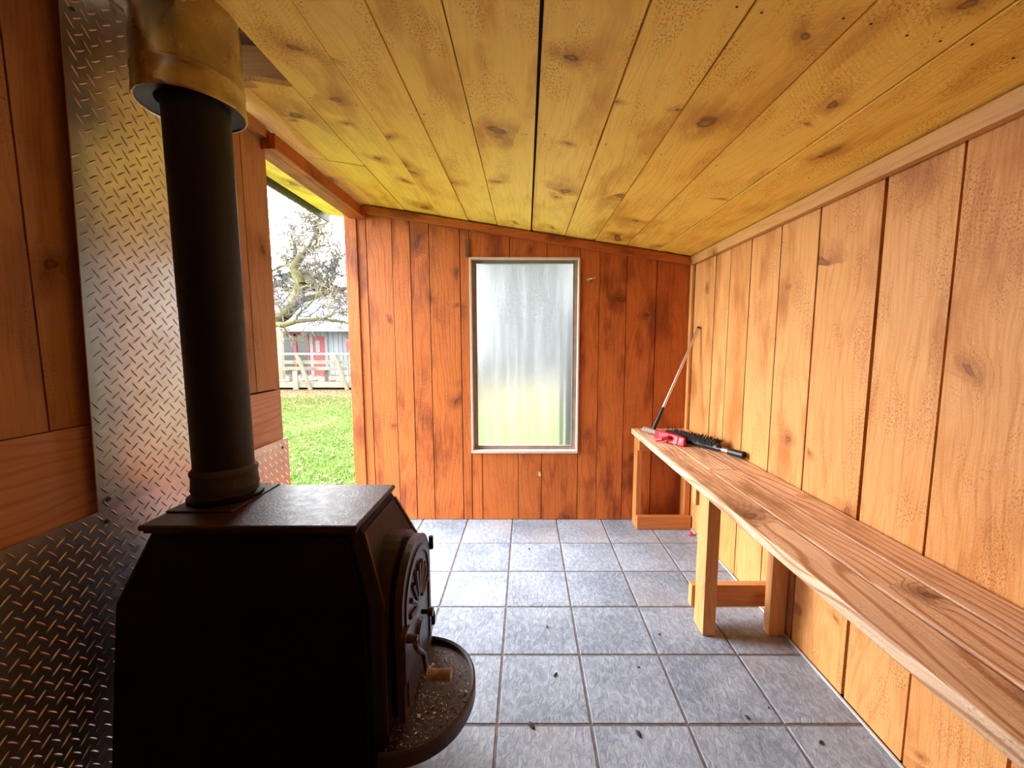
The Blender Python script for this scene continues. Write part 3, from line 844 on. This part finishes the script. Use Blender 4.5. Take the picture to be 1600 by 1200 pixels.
def lump(name, mat, x, y, z, sx, sy, sz, seed, sub=2):
    bm = bmesh.new(); bmesh.ops.create_icosphere(bm, subdivisions=sub, radius=1)
    for v in bm.verts:
        k = 1+.45*mnoise.noise(v.co*1.7+Vector((seed*3.1, seed, 0)))
        v.co = Vector((v.co.x*sx*k, v.co.y*sy*k, v.co.z*sz*k))
    me = bpy.data.meshes.new(name); bm.to_mesh(me); bm.free(); me.materials.append(mat)
    o = bpy.data.objects.new(name, me); C.objects.link(o); o.location = (x, y, z); return o
o = lump('candy_wrapper', P_PINK, 1.155, 2.72, .014, .018, .016, .013, 4, 3)
tag(o, 'crumpled bright pink wrapper on the floor under the bench end', 'wrapper')
rd = random.Random(11)
spots = [(.02, 2.53), (.10, 1.80), (.12, 1.52), (.47, 1.56), (.39, 1.27), (.24, 1.09), (.90, 1.37), (.80, 1.33), (1.00, 1.24), (.02, 1.30), (.62, 1.75), (.56, .97)]
crumbs = []
for k, (x, y) in enumerate(spots):
    s = rd.uniform(.004, .009)
    o = lump('bark_crumb', P_DEBRIS, x, y, s*.35, s*rd.uniform(1, 2), s*rd.uniform(.7, 1.2), s*.45, k, 1)
    o.rotation_euler.z = rd.uniform(0, 3)
    crumbs.append(o)

ordw = ('nearest', 'second nearest', 'third nearest', 'fourth nearest', 'fifth nearest', 'sixth nearest', 'sixth farthest', 'fifth farthest', 'fourth farthest', 'third farthest', 'second farthest', 'farthest')
for n_, o in zip(ordw, sorted(crumbs, key=lambda q: q.location.y)):
    tag(o, 'tiny dark bark crumb on the grey tiles, %s of the twelve' % n_, 'crumb', 'bark crumbs on the floor')

# ================================================================== outside
mb = MB()
mb.face([(-60, -20, -.10), (60, -20, -.10), (60, 80, -.10), (-60, 80, -.10)])
o = mb.build('ground', M_LAWN, recalc=False); struct(o)
# grass blades and leaf litter where the doorway looks out
gm = MB(); rg = random.Random(21)
for k in range(72000):
    y = 2.2+8.5*rg.random()**1.15
    x = -(.26+.62*rg.random())*y*1.0-.25
    if x > -1.35: continue
    if mnoise.noise(Vector((x*.9, y*.9, 0))) > .42 and rg.random() < .5: continue
    h = rg.uniform(.018, .045)*(1+.04*y); wd = .0022*(1+.22*y); a = rg.random()*6.28
    dx, dy = math.cos(a)*wd, math.sin(a)*wd; lx, ly = rg.uniform(-.02, .02), rg.uniform(-.02, .02)
    gm.face([(x-dx, y-dy, -.101), (x+dx, y+dy, -.101), (x+lx, y+ly, -.10+h)])
tag(gm.build('lawn_grass', M_BLADE, recalc=False), 'short bright green grass of the lawn beyond the doorway', 'grass', kind='stuff')
lm = MB()
for k in range(6800):
    far = rg.random() < .8
    y = rg.uniform(8.6, 12.1) if far else rg.uniform(2.4, 9)
    if far and rg.random() > (y-7.6)/4.2: continue
    x = -(.30+.50*rg.random())*y-.2
    if x > -1.4: continue
    s = rg.uniform(.015, .034); a = rg.random()*6.28; c_, s_ = math.cos(a), math.sin(a); z = -.085+rg.uniform(0, .02)
    P = []
    for p_, q_ in ((-1, 0), (-.3, .6), (.6, .5), (1.1, 0), (.5, -.55), (-.3, -.6)):
        P.append((x+s*(p_*c_-q_*s_), y+s*(p_*s_+q_*c_), z+s*rg.uniform(-.3, .4)))
    lm.face(P)
tag(lm.build('leaf_litter', M_LEAF, recalc=False), 'fallen tan leaves scattered on the lawn before the deck', 'leaves', kind='stuff')

# deck with its seat-backed railing
dk = thing('deck', 'weathered grey timber deck with slanting rail posts beyond the lawn', 'deck', (-8, 13.5, -.1))
m = MB()
for k in range(24):
    m.box(-13, -2.2, 12.4+.125*k, 12.4+.125*k+.12, .09, .125, 0)
m.build('deck_boards', W_GREY, dk)
m = MB(); m.box(-13, -2.2, 12.36, 12.40, -.03, .125, 0, .2); m.build('deck_edge', W_GREY, dk)
m = MB(); m.box(-12.9, -2.3, 12.6, 15.3, -.10, .085, 0, .5); m.build('deck_base', P_BACK, dk)
for z0_, z1_, yy in ((.93, 1.03, 12.22), (.70, .80, 12.34), (.50, .60, 12.40)):
    m = MB(); m.box(-13, -2.2, yy, yy+.05 if z0_ < .9 else yy+.14, z0_ if z0_ < .9 else .975, z1_, 0, .3); m.build('rail', W_GREY, dk)
m = MB(); m.box(-13, -2.2, 12.55, 12.95, .49, .53, 0, .3); m.build('bench_seat', W_GREY, dk)
k = 0
xx = -12.6
while xx < -2.3:
    P = [(xx, 12.30, -.09), (xx+.10, 12.30, -.09), (xx, 12.38, -.09), (xx+.10, 12.38, -.09),
         (xx-.12*0, 12.20, .97), (xx+.10, 12.20, .97), (xx, 12.30, .97), (xx+.10, 12.30, .97)]
    P = [(p[0]+(0.28 if i < 4 else -.02), p[1], p[2]) for i, p in enumerate(P)]
    m = MB(); m.hexa(P, 2); m.build('rail_post', W_GREY, dk)
    m = MB(); m.box(xx+.55, xx+.64, 12.8, 12.89, .12, .49, 2); m.build('seat_leg', W_GREY, dk)
    xx += 1.13
# wooden stump-like post below the rail at left
m = MB(); m.box(-7.13, -6.98, 12.30, 12.36, -.09, .48, 2, .3); m.build('support_post', W_GREY, dk)
# red-brown leaves on the deck
lm = MB()
for k in range(700):
    x = rg.uniform(-9.5, -5); y = rg.uniform(12.5, 15.2); s = rg.uniform(.03, .06); a = rg.random()*6.28
    lm.face([(x+s*math.cos(a+t_), y+s*math.sin(a+t_), .13+rg.uniform(0, .03)) for t_ in (0, 1.6, 3.1, 4.7)])
tag(lm.build('deck_leaves', plain('russet_leaf', (.17, .06, .03), .9, var_col=(.20, .12, .07), scale=5), recalc=False), 'russet fallen leaves lying on the timber deck boards', 'leaves', kind='stuff')

# the house
hs = thing('house', 'low pale blue clad house with metal roof and red door frame', 'house', (-8, 17, -.1))
m = MB(); HX0, HX1, HY = -16.0, -3.0, 15.4
x = HX0
while x < HX1:
    wv = rg.uniform(.14, .19)
    if not (-9.45 < x < -8.15): m.box(x, min(x+wv-.015, HX1), HY, HY+.05, -.1, 1.85, 2)
    x += wv
m.box(HX0, HX1, HY+.05, HY+5, -.1, 1.85, 2, .5)
m.build('wall', P_SIDING, hs)
m = MB()
m.box(-9.43, -8.22, HY+.02, HY+.05, .15, 1.62, 2, .5); m.build('window_glass', P_DGLASS, hs)
m = MB()
for a in ((-9.45, -9.38, .15, 1.66), (-8.80, -8.70, .15, 1.66), (-8.28, -8.22, .15, 1.66), (-9.45, -8.22, 1.60, 1.68)):
    m.box(a[0], a[1], HY-.02, HY+.03, a[2], a[3], 2)
m.build('window_frame', P_REDPAINT, hs)
m = MB(); m.box(-8.19, -8.06, HY-.03, HY+.02, .13, 1.72, 2); m.box(-7.62, -7.52, HY-.03, HY+.02, .13, 1.72, 2); m.build('corner_board', P_WHITE, hs)
m = MB(); m.box(-8.04, -7.64, HY-.02, HY+.01, .13, 1.58, 2); dr = m.build('door', P_REDPAINT, hs)
m = MB(); m.box(-7.96, -7.80, HY-.035, HY-.02, .98, 1.42, 2); m.build('door_pane', P_WHITE, dr)
m = MB()
P = [(HX0-.3, HY-.7, 1.80), (HX1+.3, HY-.7, 1.80), (HX0-.3, HY+3.2, 3.55), (HX1+.3, HY+3.2, 3.55)]
m.hexa(P+[(p[0], p[1], p[2]+.08) for p in P], 0, .5); 
P = [(HX0-.3, HY+3.2, 3.55), (HX1+.3, HY+3.2, 3.55), (HX0-.3, HY+6, 2.2), (HX1+.3, HY+6, 2.2)]
m.hexa(P+[(p[0], p[1], p[2]+.08) for p in P], 0, .5)
x = HX0
while x < HX1:
    P = [(x, HY-.7, 1.88), (x+.03, HY-.7, 1.88), (x, HY+3.2, 3.63), (x+.03, HY+3.2, 3.63)]
    m.hexa(P+[(p[0], p[1], p[2]+.03) for p in P], 0, .5); x += .4
m.build('roof', P_ROOF, hs)
m = MB(); m.box(HX0-.3, HX1+.3, HY-.74, HY-.70, 1.74, 1.88, 0, .5); m.build('gutter', P_WHITE, hs)

# red hanging banner by the house wall and pergola post
m = MB(); pts_ = [(-6.62, 1.45), (-6.62, .98), (-6.50, 1.06), (-6.40, .96), (-6.26, 1.00), (-6.24, 1.50), (-6.42, 1.60)]
m.prism(pts_, 0, 1, 14.95, 14.97)
o = m.build('garden_flag', P_REDPAINT); tag(o, 'small red flag hanging in front of the pale house wall', 'flag')
m = MB(); m.tube((-6.42, 14.96, .12), (-6.42, 14.96, 1.75), .012, .012, 8); m.build('flag_pole', P_POSTD, o)
pg = thing('pergola', 'tan timber pergola post with corner brace left of the house', 'pergola', (-8.3, 13.6, .1))
m = MB(); m.box(-8.32, -8.17, 13.55, 13.70, .126, 1.82, 2); m.build('post', W_GREY, pg)
m = MB(); m.box(-11, -8.10, 13.58, 13.67, 1.80, 1.95, 0); m.build('beam', W_GREY, pg)
m = MB(); P = [(-8.20, 13.58, 1.40), (-8.12, 13.58, 1.40), (-8.20, 13.66, 1.40), (-8.12, 13.66, 1.40), (-8.50, 13.58, 1.80), (-8.40, 13.58, 1.80), (-8.50, 13.66, 1.80), (-8.40, 13.66, 1.80)]
m.hexa(P, 2); m.build('brace', W_GREY, pg)

# the gnarled bare tree in front of the deck
tr = thing('gnarled_tree', 'gnarled leafless mossy tree with tangled twigs on the lawn', 'tree', (-6.9, 9.4, -.1))
rt = random.Random(14)
trunk = MB(); twigs = MB()
def limb(p, d, L, r, depth):
    """a wandering limb that sends out ever finer side twigs"""
    sl = (.16, .12, .10, .09, .08)[depth]
    n = max(3, int(L/sl)); st_ = L/n
    for i in range(n):
        t_ = i/n
        wob = .34 if depth < 3 else .42
        d = (d+Vector((rt.gauss(0, wob), rt.gauss(0, wob), rt.gauss(0, wob)))*.8+Vector((0, 0, .05))).normalized()
        q = p+d*st_
        tgt = trunk if depth < 2 else twigs
        tgt.tube(p, q, r*(1-.6*t_), r*(1-.6*(t_+1/n)), 8 if depth < 2 else 3, False)
        if depth < 4:
            for _ in range(2):
                if rt.random() < (.9, .9, .62, .42)[depth]:
                    nd = (d*.5+Vector((rt.gauss(0, .7), rt.gauss(0, .6), rt.gauss(.12, .6)))).normalized()
                    limb(q, nd, L*rt.uniform(.46, .72), max(.0085, r*(1-.6*t_)*.5), depth+1)
        p = q
def path(pts, r0, r1):
    for i in range(len(pts)-1):
        a, b = Vector(pts[i]), Vector(pts[i+1]); f0, f1 = i/(len(pts)-1), (i+1)/(len(pts)-1)
        trunk.tube(a, b, lerp(r0, r1, f0), lerp(r0, r1, f1), 10, False)
path([(-6.95, 9.4, -.12), (-6.6, 9.35, .8), (-6.25, 9.3, 1.45), (-5.75, 9.2, 1.80), (-5.35, 9.1, 1.98), (-5.05, 9.05, 2.25), (-4.92, 9.0, 2.62), (-5.05, 9.0, 2.95), (-4.85, 9.0, 3.25)], .20, .075)
path([(-5.75, 9.2, 1.80), (-5.3, 8.9, 1.72), (-4.95, 8.8, 1.80), (-4.45, 8.8, 1.85), (-4.0, 8.9, 1.80)], .07, .03)
path([(-5.05, 9.05, 2.25), (-4.5, 9.3, 2.45), (-4.0, 9.4, 2.6), (-3.6, 9.5, 2.55)], .07, .03)
seeds = [((-5.05, 9, 2.95), (-.5, 0, .8), 1.0, .04), ((-4.85, 9, 3.25), (.2, 0, 1), 1.0, .04), ((-4.92, 9, 2.62), (.8, .1, .5), 1.2, .04), ((-4.5, 9.3, 2.45), (.5, 0, .8), .9, .03),
         ((-4.0, 9.4, 2.6), (.5, 0, .6), .9, .03), ((-5.35, 9.1, 1.98), (-.6, -.2, .6), .9, .035), ((-4.95, 8.8, 1.8), (.3, -.1, .4), .8, .025), ((-4.45, 8.8, 1.85), (.5, 0, -.1), .8, .025),
         ((-4.0, 8.9, 1.8), (.6, 0, -.2), .7, .02), ((-5.3, 8.9, 1.72), (.2, -.1, -.5), .5, .02), ((-3.6, 9.5, 2.55), (.6, 0, -.2), .9, .025), ((-4.5, 9.3, 2.45), (.4, 0, -.5), .8, .022),
         ((-4.92, 9, 2.62), (.5, .3, -.3), .8, .025), ((-5.05, 9, 2.95), (-.8, .2, .1), .8, .03), ((-4.85, 9, 3.25), (.7, .1, .35), 1.0, .03)]
for p, d, L, r in seeds: limb(Vector(p), Vector(d).normalized(), L, r, 1)
trunk.build('trunk', P_BARK, tr, smooth=True, recalc=False)
twigs.build('twigs', P_TWIG, tr, recalc=False)

# evergreens behind the house and trees added beyond the window to block sky glare
def foliage(name, mat, x, y, z, rx, ry, rz, n, leaf, seed):
    m = MB(); r_ = random.Random(seed)
    for k in range(n):
        v = Vector((r_.gauss(0, 1), r_.gauss(0, 1), r_.gauss(0, 1))).normalized()*(r_.random()**.35)
        k_ = 1+.35*mnoise.noise(v*2.2+Vector((seed, 0, 0)))
        c_ = Vector((x+v.x*rx*k_, y+v.y*ry*k_, z+v.z*rz*k_))
        a = Vector((r_.gauss(0, 1), r_.gauss(0, 1), r_.gauss(0, 1))).normalized()*leaf
        b = a.cross(Vector((r_.gauss(0, 1), r_.gauss(0, 1), r_.gauss(0, 1)))).normalized()*leaf*.6
        m.face([c_-a, c_+b, c_+a, c_-b])
    return m.build(name, mat, recalc=False)
def tree(label, x, y, h, rw, mat, seed, n=2600, leaf=.22):
    t_ = thing('evergreen_tree', label, 'tree', (x, y, -.1))
    m = MB(); m.tube((x, y, -.12), (x, y, h*.7), rw*.10, rw*.04, 8); m.build('tree_trunk', P_BARK, t_)
    o = foliage('foliage', mat, x, y, h*.55, rw, rw, h*.46, n, leaf, seed)
    o.parent = t_; o.matrix_parent_inverse = parent_inv(t_)
tree('bushy dark green conifer rising behind the house roof at left', -13.2, 25, 5.9, 2.3, P_EVERG, 1)
tree('lower green bush tree rising behind the house roof at right', -9.6, 29.5, 5.6, 2.2, P_EVERG, 2)
for k, (x, t_) in enumerate(((-8.5, 'leftmost'), (.2, 'middle'), (11.6, 'rightmost'))):
    tree('grey green tree added to block sky behind the misted window, %s of three behind the hedge' % t_, x, 31 if k else 41, 15.5-.8*k, 3.2 if k != 1 else 4.0, P_FARLEAF, 10+k, 5200, .36)
hg = thing('screen_hedge', 'long grey green hedge across the lawn, added to keep bright sky off the misted window', 'screen_hedge', (5, 21.6, -.1))  # added foliage wall covering the sky seen through the pane
hm = MB(); rh = random.Random(31)
for k in range(9000):
    x, y, z = rh.uniform(-2.3, 13), 21.6+rh.uniform(-.9, .9), rh.uniform(-.1, 3.6)
    z *= 1+.12*mnoise.noise(Vector((x*.5, 0, 3)))
    a = Vector((rh.gauss(0, 1), rh.gauss(0, 1), rh.gauss(0, 1))).normalized()*.24
    b = a.cross(Vector((rh.gauss(0, 1), rh.gauss(0, 1), rh.gauss(0, 1)))).normalized()*.16
    c_ = Vector((x, y, z)); hm.face([c_-a, c_+b, c_+a, c_-b])
hm.build('foliage', P_FARLEAF, hg, recalc=False)
hm = MB()
for k in range(16): hm.tube((-1.9+k, 21.6, -.12), (-1.9+k, 21.6, 2.4), .06, .03, 6, False)
hm.build('stems', P_BARK, hg, recalc=False)['kind'] = 'stuff'
m = MB(); m.box(.312, .358, 3.16, 3.20, -.12, 1.58, 2, .5)
tag(m.build('fence_post', P_POSTD), 'dark grey post standing outside the right edge of the misted window', 'post')
m = MB(); m.box(.262, .294, 3.17, 3.19, -.12, 1.62, 2, .5)
tag(m.build('garden_stake', P_YELLOW), 'thin pale yellow stake beside the dark post outside the window', 'stake')
